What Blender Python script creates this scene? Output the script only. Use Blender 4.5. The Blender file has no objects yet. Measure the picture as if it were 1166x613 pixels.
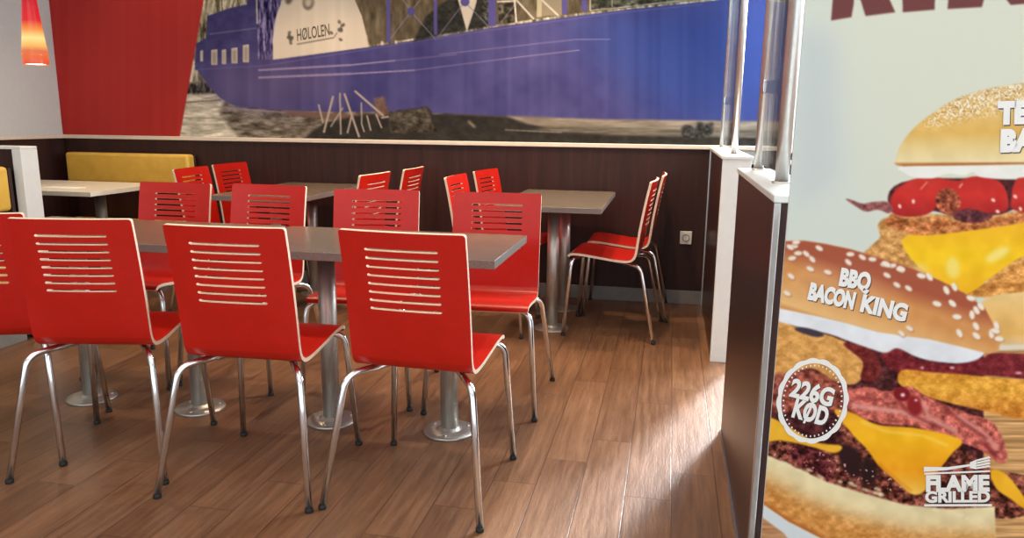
import bpy, bmesh, math, random
import numpy as np
from mathutils import Vector, Matrix
C = bpy.context.scene.collection
random.seed(4); RNG = np.random.default_rng(11)
PI = math.pi
# ------------------------------------------------------------------ camera model (1166 x 613)
CX, CY, F, PITCH, YAW, ROLL, H = 583., 314.45, 876.81, -.2016, .2004, -.0107, 1.1987
def cam_matrix():
    cy, sy = math.cos(YAW), math.sin(YAW)
    Rz = np.array([[cy, sy, 0], [-sy, cy, 0], [0, 0, 1]])
    B = np.array([[1, 0, 0], [0, 0, 1], [0, -1, 0]], float)
    cp, sp = math.cos(PITCH), math.sin(PITCH); P = np.array([[1, 0, 0], [0, cp, sp], [0, -sp, cp]])
    cr, sr = math.cos(ROLL), math.sin(ROLL); Q = np.array([[cr, -sr, 0], [sr, cr, 0], [0, 0, 1]])
    return Q @ P @ B @ Rz
MC = cam_matrix()
def ray(x, y): return MC.T @ np.array([x - CX, -(y - CY), -F])
EYE = np.array([0, 0, H])
# ------------------------------------------------------------------ object helpers
def link(o, parent=None):
    C.objects.link(o)
    if parent is not None: o.parent = parent
    return o
def tag(o, label, cat, group=None):
    o['label'] = label; o['category'] = cat
    if group: o['group'] = group
    return o
def thing(name, label, cat, loc=(0, 0, 0), rz=0, group=None):
    o = bpy.data.objects.new(name, None); C.objects.link(o); o.empty_display_size = .1
    o.location = loc; o.rotation_euler = (0, 0, rz)
    return tag(o, label, cat, group)
def obj(name, bm, mats, parent=None, smooth=False):
    me = bpy.data.meshes.new(name); bm.to_mesh(me); bm.free()
    for m in (mats if isinstance(mats, (list, tuple)) else [mats]): me.materials.append(m)
    if smooth:
        for p in me.polygons: p.use_smooth = True
    return link(bpy.data.objects.new(name, me), parent)
def struct(name, bm, mats, smooth=False):
    o = obj(name, bm, mats, None, smooth); o['kind'] = 'structure'; return o
def box(bm, x0, x1, y0, y1, z0, z1, mi=0, bevel=0, seg=2):
    r = bmesh.ops.create_cube(bm, size=1); vs = r['verts']
    for v in vs: v.co = Vector(((x0 + x1) / 2 + v.co.x * (x1 - x0), (y0 + y1) / 2 + v.co.y * (y1 - y0), (z0 + z1) / 2 + v.co.z * (z1 - z0)))
    fs = set(f for v in vs for f in v.link_faces)
    for f in fs: f.material_index = mi
    if bevel:
        es = list(set(e for v in vs for e in v.link_edges))
        g = bmesh.ops.bevel(bm, geom=es, offset=bevel, segments=seg, profile=.5, affect='EDGES')
        for f in g['faces']: f.material_index = mi; f.smooth = True
    return bm
def bx(*a, **k): return box(bmesh.new(), *a, **k)
def lathe(bm, prof, seg=24, c=(0, 0), mi=0):
    rings = []
    for r, z in prof:
        rings.append([bm.verts.new((c[0] + r * math.cos(2 * PI * k / seg), c[1] + r * math.sin(2 * PI * k / seg), z)) for k in range(seg)] if r > 1e-6 else [bm.verts.new((c[0], c[1], z))])
    for a, b in zip(rings, rings[1:]):
        for k in range(seg):
            q = [a[k % len(a)], a[(k + 1) % len(a)], b[(k + 1) % len(b)], b[k % len(b)]]
            u = []
            for v in q:
                if v not in u: u.append(v)
            if len(u) > 2:
                f = bm.faces.new(u); f.material_index = mi; f.smooth = True
    return bm
def fillet(pts, r, n=6):
    pts = [Vector(p) for p in pts]; out = [pts[0]]
    for a, b, c in zip(pts, pts[1:], pts[2:]):
        d0 = min(r, (a - b).length * .49); d1 = min(r, (c - b).length * .49)
        p = b + (a - b).normalized() * d0; q = b + (c - b).normalized() * d1
        for k in range(n + 1):
            t = k / n; out.append(p * (1 - t) ** 2 + b * 2 * t * (1 - t) + q * t * t)
    out.append(pts[-1]); return out
def tube(bm, pts, r, seg=12, caps=True, mi=0):
    pts = [Vector(p) for p in pts]; n = len(pts); rings = []; up = None
    for i, p in enumerate(pts):
        t = ((pts[min(i + 1, n - 1)] - p).normalized() + (p - pts[max(i - 1, 0)]).normalized()).normalized()
        if up is None: up = t.orthogonal().normalized()
        up = (up - t * up.dot(t)).normalized(); s = t.cross(up)
        rings.append([bm.verts.new(p + (up * math.cos(2 * PI * k / seg) + s * math.sin(2 * PI * k / seg)) * r) for k in range(seg)])
    for a, b in zip(rings, rings[1:]):
        for k in range(seg):
            f = bm.faces.new((a[k], a[(k + 1) % seg], b[(k + 1) % seg], b[k])); f.smooth = True; f.material_index = mi
    if caps:
        bm.faces.new(rings[0][::-1]).material_index = mi; bm.faces.new(rings[-1]).material_index = mi
    return bm
def copy_tree(o, parent=None):
    c = o.copy(); C.objects.link(c)
    if parent is not None: c.parent = parent
    for ch in list(o.children): copy_tree(ch, c)
    return c
# ------------------------------------------------------------------ materials
def lin(c): return tuple(((v / 255) / 12.92 if v / 255 <= .04045 else ((v / 255 + .055) / 1.055) ** 2.4) for v in c[:3]) + (1,)
class N:
    def __init__(s, name):
        s.m = bpy.data.materials.new(name); s.m.use_nodes = True; s.t = s.m.node_tree; s.b = s.t.nodes['Principled BSDF']
    def n(s, typ, **k):
        x = s.t.nodes.new('ShaderNode' + typ)
        for a, v in k.items(): setattr(x, a, v)
        return x
    def l(s, a, b): s.t.links.new(a, b)
    def math(s, op, a, b=None, c=None):
        x = s.n('Math', operation=op)
        for i, v in enumerate((a, b, c)):
            if v is None: continue
            if isinstance(v, (int, float)): x.inputs[i].default_value = v
            else: s.l(v, x.inputs[i])
        return x.outputs[0]
    def set(s, **k):
        for a, v in k.items():
            s.b.inputs[a.replace('_', ' ')].default_value = v
        return s
    def coords(s, scale, kind='Object'):
        tc = s.n('TexCoord'); mp = s.n('Mapping'); mp.inputs['Scale'].default_value = scale
        s.l(tc.outputs[kind], mp.inputs[0]); return mp.outputs[0]
    def noise(s, vec, scale=5, detail=4, rough=.55):
        x = s.n('TexNoise'); x.inputs['Scale'].default_value = scale; x.inputs['Detail'].default_value = detail; x.inputs['Roughness'].default_value = rough
        s.l(vec, x.inputs['Vector']); return x.outputs[0]
    def ramp(s, fac, stops):
        x = s.n('ValToRGB'); e = x.color_ramp.elements
        while len(e) < len(stops): e.new(.5)
        for k, (p, c) in zip(e, stops): k.position = p; k.color = lin(c)
        s.l(fac, x.inputs[0]); return x.outputs[0]
    def col(s, sock): s.l(sock, s.b.inputs['Base Color']); return s
    def bump(s, h, strength=.2, dist=.002):
        x = s.n('Bump'); x.inputs['Strength'].default_value = strength; x.inputs['Distance'].default_value = dist
        s.l(h, x.inputs['Height']); s.l(x.outputs[0], s.b.inputs['Normal']); return s
def plain(name, c, rough=.5, metal=0, var=.06, scale=(6, 6, 6), **k):
    m = N(name); m.set(Roughness=rough, Metallic=metal, **k)
    nz = m.noise(m.coords(scale), 4, 3)
    a = tuple(max(0, v * (1 - var)) for v in c); b = tuple(min(255, v * (1 + var)) for v in c)
    m.col(m.ramp(nz, [(.3, a), (.7, b)])); return m.m
M = {}
M['red'] = plain('red_laminate', (192, 27, 14), .33, var=.02, Coat_Weight=.08, Coat_Roughness=.2, Specular_IOR_Level=.38)
M['edge'] = plain('beech_edge', (236, 214, 190), .5, var=.05, scale=(40, 40, 40))
M['chrome'] = plain('chrome', (240, 243, 246), .14, 1, var=.02)
M['steel'] = N('brushed_steel'); 
_m = M['steel']; _m.set(Metallic=.85, Roughness=.42); _m.col(_m.ramp(_m.noise(_m.coords((60, 60, 3)), 6, 2), [(.3, (186, 182, 174)), (.7, (214, 210, 202))])); M['steel'] = _m.m
M['pole'] = plain('polished_pole', (226, 228, 228), .3, .8, var=.02)
M['rubber'] = plain('black_glide', (28, 27, 26), .6)
M['white'] = plain('white_laminate', (225, 226, 222), .35, var=.01)
M['wallwhite'] = plain('white_wall_paint', (204, 211, 210), .7, var=.01)
M['rail'] = plain('cream_rail', (226, 214, 196), .4, var=.02)
M['alu'] = plain('aluminium_strip', (205, 205, 205), .28, 1, var=.02)
M['grey'] = plain('grey_skirting', (128, 126, 122), .45, var=.03)
M['cream'] = plain('cream_tabletop', (240, 236, 218), .3, var=.02)
M['paper'] = plain('paper', (250, 250, 248), .7, var=.01)
M['ceil'] = plain('ceiling_white', (215, 212, 205), .9, var=.01)
M['black'] = plain('black_frame', (24, 22, 22), .5)
def vinyl():
    m = N('yellow_vinyl'); m.set(Roughness=.42)
    m.col(m.ramp(m.noise(m.coords((3, 3, 3)), 3, 2), [(.3, (222, 176, 68)), (.7, (236, 194, 88))]))
    return m.bump(m.noise(m.coords((1, 1, 1)), 260, 2), .12, .001).m
M['vinyl'] = vinyl()
def wenge(name, a, b, axis='z', rough=.5):
    m = N(name); sc = {'z': (11, 11, .7), 'y': (11, .7, 11), 'x': (.7, 11, 11)}[axis]
    v = m.coords(sc); nz = m.noise(v, 2.2, 6, .65)
    m.col(m.ramp(nz, [(.3, a), (.5, tuple((x + y) / 2 for x, y in zip(a, b))), (.72, b)])); m.set(Roughness=rough, Specular_IOR_Level=.3)
    return m.bump(nz, .12, .0015).m
M['wenge'] = wenge('dark_wenge_panel', (42, 24, 21), (66, 39, 35))
M['wenge2'] = wenge('dark_partition_panel', (50, 33, 31), (72, 47, 44), rough=.3)
def tabletop():
    m = N('grey_brown_laminate'); nz = m.noise(m.coords((3, 46, 3)), 3, 5, .6)
    m.col(m.ramp(nz, [(.25, (90, 76, 63)), (.5, (112, 97, 81)), (.8, (132, 117, 98))])); m.set(Roughness=.24); return m.m
M['table'] = tabletop()
def edgeband():
    m = N('table_edge_band'); nz = m.noise(m.coords((90, 90, 90)), 5, 3, .7)
    m.col(m.ramp(nz, [(.35, (96, 88, 82)), (.7, (150, 143, 136))])); m.set(Roughness=.4); return m.m
M['tedge'] = edgeband()
def floor_mat():
    m = N('wood_plank_tiles'); tc = m.n('TexCoord'); sx = m.n('SeparateXYZ'); m.l(tc.outputs['Object'], sx.inputs[0])
    X, Y = sx.outputs[0], sx.outputs[1]; w, L = .1477, .868
    xr = m.math('DIVIDE', m.math('SUBTRACT', X, .0545), w); k = m.math('FLOOR', xr)
    sh = m.math('MULTIPLY_ADD', k, .208, m.math('MULTIPLY', m.math('GREATER_THAN', k, -1.5), .23))
    yr = m.math('DIVIDE', m.math('SUBTRACT', m.math('SUBTRACT', Y, sh), 3.184), L); j = m.math('FLOOR', yr)
    fx = m.math('FRACT', xr); fy = m.math('FRACT', yr)
    ex = m.math('MULTIPLY', m.math('MINIMUM', fx, m.math('SUBTRACT', 1, fx)), w)
    ey = m.math('MULTIPLY', m.math('MINIMUM', fy, m.math('SUBTRACT', 1, fy)), L)
    e = m.math('MINIMUM', ex, ey); groove = m.math('SMOOTH_MIN', m.math('DIVIDE', e, .0027), 1, .2)
    cmb = m.n('CombineXYZ'); m.l(k, cmb.inputs[0]); m.l(j, cmb.inputs[1])
    wn = m.n('TexWhiteNoise', noise_dimensions='2D'); m.l(cmb.outputs[0], wn.inputs['Vector'])
    # grain: stretched noise, shifted per plank
    off = m.n('VectorMath', operation='SCALE'); off.inputs['Scale'].default_value = 7.3; m.l(wn.outputs['Color'], off.inputs[0])
    mp = m.n('Mapping'); mp.inputs['Scale'].default_value = (34, 2.2, 1); m.l(tc.outputs['Object'], mp.inputs[0])
    add = m.n('VectorMath', operation='ADD'); m.l(mp.outputs[0], add.inputs[0]); m.l(off.outputs[0], add.inputs[1])
    g = m.noise(add.outputs[0], 1.6, 7, .66); big = m.noise(m.coords((3, 1.2, 1)), 1.5, 3)
    v = m.math('ADD', m.math('MULTIPLY_ADD', wn.outputs['Value'], .16, m.math('MULTIPLY', g, .62)), m.math('MULTIPLY', big, .22))
    c = m.ramp(v, [(.28, (82, 54, 36)), (.48, (116, 81, 56)), (.62, (136, 98, 70)), (.8, (156, 117, 88))])
    mix = m.n('MixRGB'); mix.inputs[1].default_value = lin((66, 45, 33)); m.l(groove, mix.inputs[0]); m.l(c, mix.inputs[2])
    m.col(mix.outputs[0])
    m.l(m.math('MULTIPLY_ADD', g, .22, .26), m.b.inputs['Roughness'])
    mp2 = m.n('Mapping'); mp2.inputs['Scale'].default_value = (95, 16, 1); m.l(tc.outputs['Object'], mp2.inputs[0])
    g2 = m.noise(mp2.outputs[0], 1.5, 4, .6)
    h = m.math('ADD', m.math('ADD', m.math('MULTIPLY', g, .35), m.math('MULTIPLY', g2, .55)), m.math('MULTIPLY', groove, .3))
    return m.bump(h, .7, .002).m
M['floor'] = floor_mat()
def glass():
    m = N('glare_hazed_glass'); t = m.t; out = t.nodes['Material Output']
    fr = m.n('Fresnel'); fr.inputs[0].default_value = 1.16
    tr = m.n('BsdfTransparent'); tr.inputs[0].default_value = (.97, .985, .985, 1); gl = m.n('BsdfGlossy'); gl.inputs['Roughness'].default_value = .02
    df = m.n('BsdfDiffuse'); df.inputs[0].default_value = (.95, .97, 1, 1)
    m1 = m.n('MixShader'); m1.inputs[0].default_value = .12; m.l(tr.outputs[0], m1.inputs[1]); m.l(df.outputs[0], m1.inputs[2])  # white diffuse share mixed in as painted glare on the panes
    mx = m.n('MixShader'); m.l(fr.outputs[0], mx.inputs[0]); m.l(m1.outputs[0], mx.inputs[1]); m.l(gl.outputs[0], mx.inputs[2])
    m.l(mx.outputs[0], out.inputs[0]); t.nodes.remove(m.b); return m.m
M['glass'] = glass()
def print_mat(name, rough, coat=0):
    m = N(name); a = m.n('VertexColor'); a.layer_name = 'ink'; m.l(a.outputs[0], m.b.inputs['Base Color'])
    m.set(Roughness=rough, Specular_IOR_Level=.15); return m.m
M['mural'] = print_mat('printed_wall_covering', .65)
M['poster'] = print_mat('printed_banner', .42)
M['ink_white'] = plain('white_print', (236, 236, 232), .45, var=.01)
M['ink_dark'] = plain('dark_print', (52, 38, 34), .5, var=.02)
M['ink_cream'] = plain('sign_ink', (96, 88, 80), .6, var=.05)
def lampglass():
    m = N('red_lamp_glass'); tc = m.n('TexCoord'); sx = m.n('SeparateXYZ'); m.l(tc.outputs['Object'], sx.inputs[0])
    z = m.math('DIVIDE', sx.outputs[2], .46)
    c = m.ramp(z, [(0, (226, 84, 56)), (.12, (236, 116, 56)), (.17, (222, 120, 80)), (.23, (250, 190, 100)), (.33, (255, 236, 150)), (.44, (246, 150, 70)), (.55, (222, 32, 40)), (1, (170, 10, 34))])
    m.set(Base_Color=(.12, .01, .01, 1)); m.l(c, m.b.inputs['Emission Color']); m.set(Emission_Strength=.95, Roughness=.2); return m.m
M['lampglass'] = lampglass()
def glow(name, c, s):
    m = N(name); m.set(Base_Color=lin(c), Emission_Color=lin(c), Emission_Strength=s); return m.m
M['bulb'] = glow('lit_bulb', (255, 226, 180), 6)
# ------------------------------------------------------------------ painter for the two printed surfaces (mural, banner)
def vnoise(h, w, sy, sx):
    gh, gw = int(h / sy) + 3, int(w / sx) + 3; g = RNG.random((gh, gw))
    y = np.arange(h) / sy; x = np.arange(w) / sx; yi = y.astype(int); xi = x.astype(int)
    fy = (y - yi)[:, None]; fx = (x - xi)[None]; fy = fy * fy * (3 - 2 * fy); fx = fx * fx * (3 - 2 * fx)
    a = g[yi][:, xi]; b = g[yi][:, xi + 1]; c = g[yi + 1][:, xi]; d = g[yi + 1][:, xi + 1]
    return a * (1 - fy) * (1 - fx) + b * (1 - fy) * fx + c * fy * (1 - fx) + d * fy * fx
def spline(pts, n=7):
    p = np.array(pts, float); m = len(p); out = []
    for i in range(m):
        a, b, c, d = p[i - 1], p[i], p[(i + 1) % m], p[(i + 2) % m]
        for t in np.arange(n) / n:
            out.append(.5 * (2 * b + (c - a) * t + (2 * a - 5 * b + 4 * c - d) * t * t + (3 * b - a - 3 * c + d) * t ** 3))
    return np.array(out)
class Canvas:
    """photo coordinates x0..x1, y0..y1 at `res` cells per photo pixel"""
    def __init__(s, x0, x1, y0, y1, res, base):
        s.x0, s.x1, s.y0, s.y1, s.r = x0, x1, y0, y1, res
        s.w = int((x1 - x0) * res) + 1; s.h = int((y1 - y0) * res) + 1
        s.a = np.zeros((s.h, s.w, 3)); s.a[:] = base
        s.X = x0 + np.arange(s.w) / res; s.Y = y0 + np.arange(s.h) / res
    def blur(s, m, r):
        k = int(round(r * s.r))
        if k < 1: return m
        for _ in range(2):
            for ax in (0, 1):
                p = np.pad(m, [(k + 1, k) if i == ax else (0, 0) for i in (0, 1)], mode='edge'); c = np.cumsum(p, ax)
                m = (np.take(c, np.arange(2 * k + 1, c.shape[ax]), ax) - np.take(c, np.arange(0, c.shape[ax] - 2 * k - 1), ax)) / (2 * k + 1)
        return m
    def mask(s, P, soft=0, ss=3):
        P = np.array(P, float); m = np.zeros((s.h, s.w))
        j0 = max(0, int((P[:, 0].min() - s.x0) * s.r) - 1); j1 = min(s.w, int((P[:, 0].max() - s.x0) * s.r) + 3)
        i0 = max(0, int((P[:, 1].min() - s.y0) * s.r) - 1); i1 = min(s.h, int((P[:, 1].max() - s.y0) * s.r) + 3)
        if j1 <= j0 or i1 <= i0: return m
        o = (np.arange(ss) + .5) / ss - .5
        xs = (s.X[j0:j1, None] + o[None] / s.r).ravel()[None]; ys = (s.Y[i0:i1, None] + o[None] / s.r).ravel()
        ins = np.zeros((len(ys), xs.shape[1]), bool)
        for (ax, ay), (bx_, by) in zip(P, np.roll(P, -1, 0)):
            if ay == by: continue
            rows = (ys > min(ay, by)) & (ys <= max(ay, by))
            if not rows.any(): continue
            xc = ax + (ys[rows] - ay) / (by - ay) * (bx_ - ax)
            ins[rows] ^= xs < xc[:, None]
        m[i0:i1, j0:j1] = ins.reshape(i1 - i0, ss, j1 - j0, ss).mean((1, 3))
        return s.blur(m, soft) if soft else m
    def put(s, m, col):
        col = np.array(col, float); s.a = s.a * (1 - m[..., None]) + col * m[..., None]
    def poly(s, pts, col, soft=0, smooth=True, tex=None, alpha=1):
        m = s.mask(spline(pts) if smooth else pts, soft) * alpha
        col = np.array(col, float)
        if col.ndim == 2:   # vertical gradient [[y, r, g, b], ...]
            col = np.stack([np.interp(s.Y, col[:, 0], col[:, k]) for k in (1, 2, 3)], 1)[:, None, :]
        if tex is not None: col = col + tex
        s.put(m, col); return m
    def tex(s, sy, sx, amp, oct=3, tint=(1, 1, 1)):
        t = np.zeros((s.h, s.w)); k = 1.
        for o in range(oct):
            t += (vnoise(s.h, s.w, max(1.5, sy * s.r / 2 ** o), max(1.5, sx * s.r / 2 ** o)) - .5) * k; k *= .6
        return (t * amp)[..., None] * np.array(tint)
    def ell(s, cx, cy, rx, ry, ang, col, soft=0, alpha=1, n=20):
        t = np.arange(n) * 2 * PI / n; c, q = math.cos(ang), math.sin(ang)
        s.poly(np.stack([cx + rx * np.cos(t) * c - ry * np.sin(t) * q, cy + rx * np.cos(t) * q + ry * np.sin(t) * c], 1), col, soft, False, alpha=alpha)
    def line(s, pts, w, col, soft=0, alpha=1):
        for (ax, ay), (bx_, by) in zip(pts, pts[1:]):
            d = math.hypot(bx_ - ax, by - ay); nx, ny = -(by - ay) / d * w / 2, (bx_ - ax) / d * w / 2
            s.poly([(ax + nx, ay + ny), (bx_ + nx, by + ny), (bx_ - nx, by - ny), (ax - nx, ay - ny)], col, soft, False, alpha=alpha)
def grid_mesh(name, P, rgb, mat, parent=None, thick=None):
    """P: (h, w, 3) points, rgb: (h, w, 3) sRGB 0..255"""
    h, w = P.shape[:2]; n = h * w
    me = bpy.data.meshes.new(name); me.vertices.add(n); me.vertices.foreach_set('co', P.reshape(-1).astype(np.float32))
    i = (np.arange(h - 1)[:, None] * w + np.arange(w - 1)[None]).ravel()
    q = np.stack([i, i + w, i + w + 1, i + 1], 1).ravel().astype(np.int32); nf = len(i)
    me.loops.add(nf * 4); me.loops.foreach_set('vertex_index', q)
    me.polygons.add(nf); me.polygons.foreach_set('loop_start', (np.arange(nf) * 4).astype(np.int32))
    me.update(calc_edges=True)
    c = np.clip(rgb.reshape(-1, 3) / 255, 0, 1); c = np.where(c <= .04045, c / 12.92, ((c + .055) / 1.055) ** 2.4)
    at = me.color_attributes.new('ink', 'FLOAT_COLOR', 'POINT'); at.data.foreach_set('color', np.concatenate([c, np.ones((n, 1))], 1).ravel().astype(np.float32))
    me.materials.append(mat); me.validate()
    return link(bpy.data.objects.new(name, me), parent)
def text_mesh(body, bold=0., shear=0.):
    cu = bpy.data.curves.new('lettering', 'FONT'); cu.body = body; cu.size = 1; cu.offset = bold; cu.shear = shear; cu.resolution_u = 4; cu.fill_mode = 'FRONT'
    o = bpy.data.objects.new('lettering', cu); C.objects.link(o); dg = bpy.context.evaluated_depsgraph_get(); dg.update()
    me = o.evaluated_get(dg).to_mesh(); V = np.array([v.co[:2] for v in me.vertices]); Fc = [tuple(p.vertices) for p in me.polygons]
    o.evaluated_get(dg).to_mesh_clear(); bpy.data.objects.remove(o); bpy.data.curves.remove(cu); return V, Fc
def put_text(bm, mp, body, p0, p1, hgt, mi=0, bold=.02, shear=0., up=None, d=0.):
    """letters filling the segment p0 -> p1 (photo px along the baseline) with cap height hgt; mp maps px to 3D"""
    V, Fc = text_mesh(body, bold, shear); lo, hi = V.min(0), V.max(0); V = (V - [lo[0], 0]) / [hi[0] - lo[0], max(hi[1], 1e-6)]
    p0, p1 = np.array(p0, float), np.array(p1, float); e = p1 - p0
    u = np.array([e[1], -e[0]]) / np.linalg.norm(e) if up is None else np.array(up, float)
    vs = [bm.verts.new(mp(*(p0 + e * a + u * hgt * b), d)) for a, b in V]
    for f in Fc:
        try: bm.faces.new([vs[i] for i in f]).material_index = mi
        except ValueError: pass
# =================================================================== SETTING
YW, XL, ZR, ZC = 5.14, -4.535, 1.03, 2.85
struct('floor', bx(XL - .1, 2.9, -1.6, YW + .1, -.08, 0), M['floor'])
wall = bmesh.new()                                  # back wall with the window opening cut out of it
WX0, WX1, WZ0, WZ1 = .72, 2.35, .96, 2.55
for a in ((XL - .1, WX0, 0, ZC), (WX1, 2.9, 0, ZC), (WX0, WX1, 0, WZ0), (WX0, WX1, WZ1, ZC)):
    box(wall, a[0], a[1], YW, YW + .12, a[2], a[3])
struct('wall_back', wall, M['wallwhite'])
struct('wall_left', bx(XL - .12, XL, -1.6, YW, 0, ZC), M['wallwhite'])
struct('ceiling', bx(XL - .12, 2.9, -1.6, YW + .12, ZC, ZC + .1), M['ceil'])
w = struct('window_1', bx(WX0, WX1, YW + .03, YW + .045, WZ0, WZ1), M['glass'])
fr = bmesh.new()
for a in ((WX0, WX0 + .05, WZ0, WZ1), (WX1 - .05, WX1, WZ0, WZ1), (WX0, WX1, WZ0, WZ0 + .05), (WX0, WX1, WZ1 - .05, WZ1)): box(fr, a[0], a[1], YW + .01, YW + .08, a[2], a[3], bevel=.004)
obj('window_frame', fr, M['white'], w)
obj('window_sill', bx(WX0 - .03, WX1 + .03, YW - .04, YW + .1, WZ0 - .025, WZ0, bevel=.004), M['white'], w)
pan = bmesh.new()
box(pan, XL, .24, YW - .014, YW, .0, ZR - .012); box(pan, .37, WX0 + 1.8, YW - .014, YW, 0, WZ0 - .03)
struct('trim_1', pan, M['wenge'])                   # dark wood dado on the back wall
struct('trim_2', bx(XL, XL + .014, -1.6, YW - .014, 0, ZR - .012), M['wenge'])
struct('trim_3', bx(XL, WX0 - .055, YW - .03, YW, ZR - .012, ZR + .016, bevel=.004), M['rail'])
struct('trim_4', bx(XL, XL + .03, -1.6, YW - .03, ZR - .012, ZR + .016, bevel=.004), M['rail'])
struct('baseboard_back', bx(XL + .014, .24, YW - .026, YW - .014, 0, .092, bevel=.003), M['grey'])
struct('baseboard_left', bx(XL + .014, XL + .026, -1.6, YW - .026, 0, .092, bevel=.003), M['grey'])
# ------------------------------------------------------------------ mural
def mural():
    cv = Canvas(40, 912, -78, 172, 1.1, (96, 88, 74)); T = cv.tex
    st = (vnoise(1, cv.w, 1, 5 * cv.r) - .5)[0][None, :, None] * 9 + (vnoise(1, cv.w, 1, 22 * cv.r) - .5)[0][None, :, None] * 8
    # bank and bare trees behind the ship
    cv.poly([(190, -80), (912, -80), (912, 80), (190, 130)], (150, 142, 116), 0, False, T(14, 4, 130, 4))
    for k in range(60):
        x = RNG.uniform(205, 330); y = RNG.uniform(-70, 40); cv.line([(x, y), (x + RNG.uniform(-8, 8), y + RNG.uniform(15, 45))], RNG.uniform(.6, 1.6), (58, 52, 46) if k % 3 else (214, 206, 186), alpha=.8)
    # water
    cv.poly([(190, 107), (520, 107), (520, 172), (190, 172)], (112, 104, 92), 0, False, T(3, 12, 80, 4))
    cv.poly([(190, 104), (240, 105), (256, 114), (250, 128), (262, 145), (275, 172), (190, 172)], (196, 190, 174), 2, True, T(2.5, 14, 70, 4))
    cv.poly([(212, 95), (246, 94), (250, 106), (212, 107)], (58, 54, 50), .6, False, T(6, 2, 110, 2))
    cv.line([(205, 117), (252, 114)], 1.4, (110, 100, 88), .4)
    cv.poly([(214, 69), (222, 70), (219, 93), (212, 93)], (222, 212, 196), .3, False)
    # superstructure
    cv.poly([(223, 50), (235, 43), (236, 18), (262, 9), (281, 5), (283, -80), (330, -80), (316, 70), (222, 80)], (66, 61, 110), .3, False, T(10, 10, 14))
    cv.line([(238, 39), (292, 32)], 1, (150, 140, 165), .3, .7)
    cv.poly([(291, -80), (330, -80), (314, 68), (294, 68)], (92, 84, 128), .3, False, T(12, 1.6, 150, 3))
    cv.line([(291, -60), (293, 27)], 1.8, (196, 188, 180), .3)
    # hull
    cv.poly([(221, 72), (250, 72), (292, 70), (312, 68), (424, 53), (505, 41), (562, 31), (640, 20), (720, 10), (800, 2), (912, -12), (912, 140), (820, 138), (700, 137), (600, 133.5), (500, 129), (480, 128), (345, 127), (300, 124), (268, 121), (251, 112), (238, 98), (226, 82)], (73, 70, 124), .35, False, T(30, 30, 14) + st); cv.put(cv.mask([(640, 20), (920, -20), (920, 145), (760, 145)], 30) * (cv.a[..., 2] > cv.a[..., 0] + 40), np.array((54, 72, 138)) + st)
    cv.poly([(221, 73), (300, 70), (340, 66), (400, 100), (330, 126), (300, 124), (268, 121), (251, 112), (238, 98)], (94, 82, 120), 12, False, st, .65)
    for x0, y0, x1, y1 in ((228, 57, 231, 70), (240.5, 56, 247.5, 74), (252.5, 56, 257.5, 73), (263.5, 54, 270.5, 72), (276.5, 50.5, 283.5, 71)):
        cv.poly([(x0, y0 + 1), (x1, y0), (x1, y1), (x0, y1)], (196, 186, 172), .2, False); cv.poly([(x0 + 1.6, y0 + 3), (x1 - 1.6, y0 + 3), (x1 - 1.6, y1 - 1.5), (x0 + 1.6, y1 - 1.5)], (150, 140, 124), .5, False)
    cv.line([(226, 79), (300, 75), (420, 56), (560, 34), (700, 15), (800, 5)], 1, (116, 104, 150), .3, .6)
    for a, b, w_, al in (((294, 80), (400, 74), 2.2, .75), ((400, 74), (450, 69), 1.6, .8), ((450, 69), (520, 62), 1, .5), ((294, 88.5), (400, 84), 2.6, .7), ((400, 84), (472, 80), 1.7, .8), ((472, 80), (575, 67), 1, .6), ((575, 67), (660, 57), 1.1, .7), ((500, 62), (655, 45), .9, .6), ((655, 45), (695, 45), 1.2, .5), ((262, 123), (345, 130), 1.4, .7)):
        cv.line([a, b], w_, (158, 142, 172), .3, al)
    cv.poly([(330, 126), (420, 131), (420, 140), (320, 130)], (112, 88, 78), 1.2, False)
    # funnel
    cv.poly([(336, -80), (385, -80), (404, 0), (412, 18), (420, 53.5), (311, 68), (310.5, 45), (314, 20), (321, 0)], (206, 196, 180), .3, False, st * .8)
    cv.ell(351, 3, 6.5, 8.5, .1, (108, 98, 88), .5); cv.ell(351, 2, 4, 6, .1, (186, 176, 160), .5); cv.ell(329, -1, 4, 6, .3, (96, 86, 78), .6)
    for k in range(9):
        cv.ell(330.5 + RNG.normal(0, 2.4), 41 + RNG.normal(0, 4), 1.7, 2.2, RNG.uniform(0, 3), (86, 80, 74), .3, .8)
        cv.ell(386 + RNG.normal(0, 4.5), 31 + RNG.normal(0, 5), 1.8, 2.4, RNG.uniform(0, 3), (92, 86, 80), .3, .8)
    cv.line([(338, 50.5), (380, 43)], 1.5, (120, 110, 100), .2); cv.line([(380, 43), (384, 37)], 1.2, (120, 110, 100), .2)
    # wheelhouse windows
    cv.poly([(404, 0), (391, -80), (912, -80), (912, -14), (800, 0), (720, 8), (640, 17.5), (562, 28.5), (505, 38.5), (421, 51.5), (412, 18)], (92, 82, 64), .3, False, T(16, 6, 40))
    cv.poly([(470, 48), (486, 18), (505, 3), (530, -20), (560, -20), (558, 30), (505, 39)], (42, 42, 38), 1, False, T(4, 4, 26))
    cv.poly([(518, -12), (546, -12), (541, 8), (531.5, 36), (525, 12)], (200, 190, 174), .3, False)
    cv.poly([(548, 0), (557, -4), (557, 26), (551, 22)], (66, 66, 58), .6, False, T(3, 3, 120)); cv.poly([(567, -6), (590, -6), (586, 26), (568, 28)], (66, 62, 50), .4, False, T(4, 4, 90))
    cv.poly([(612, -20), (618, -20), (617, 19), (611, 20)], (178, 168, 140), .3, False); cv.poly([(617, -20), (640, -20), (640, 17), (617, 19)], (140, 130, 108), .4, False)
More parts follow.
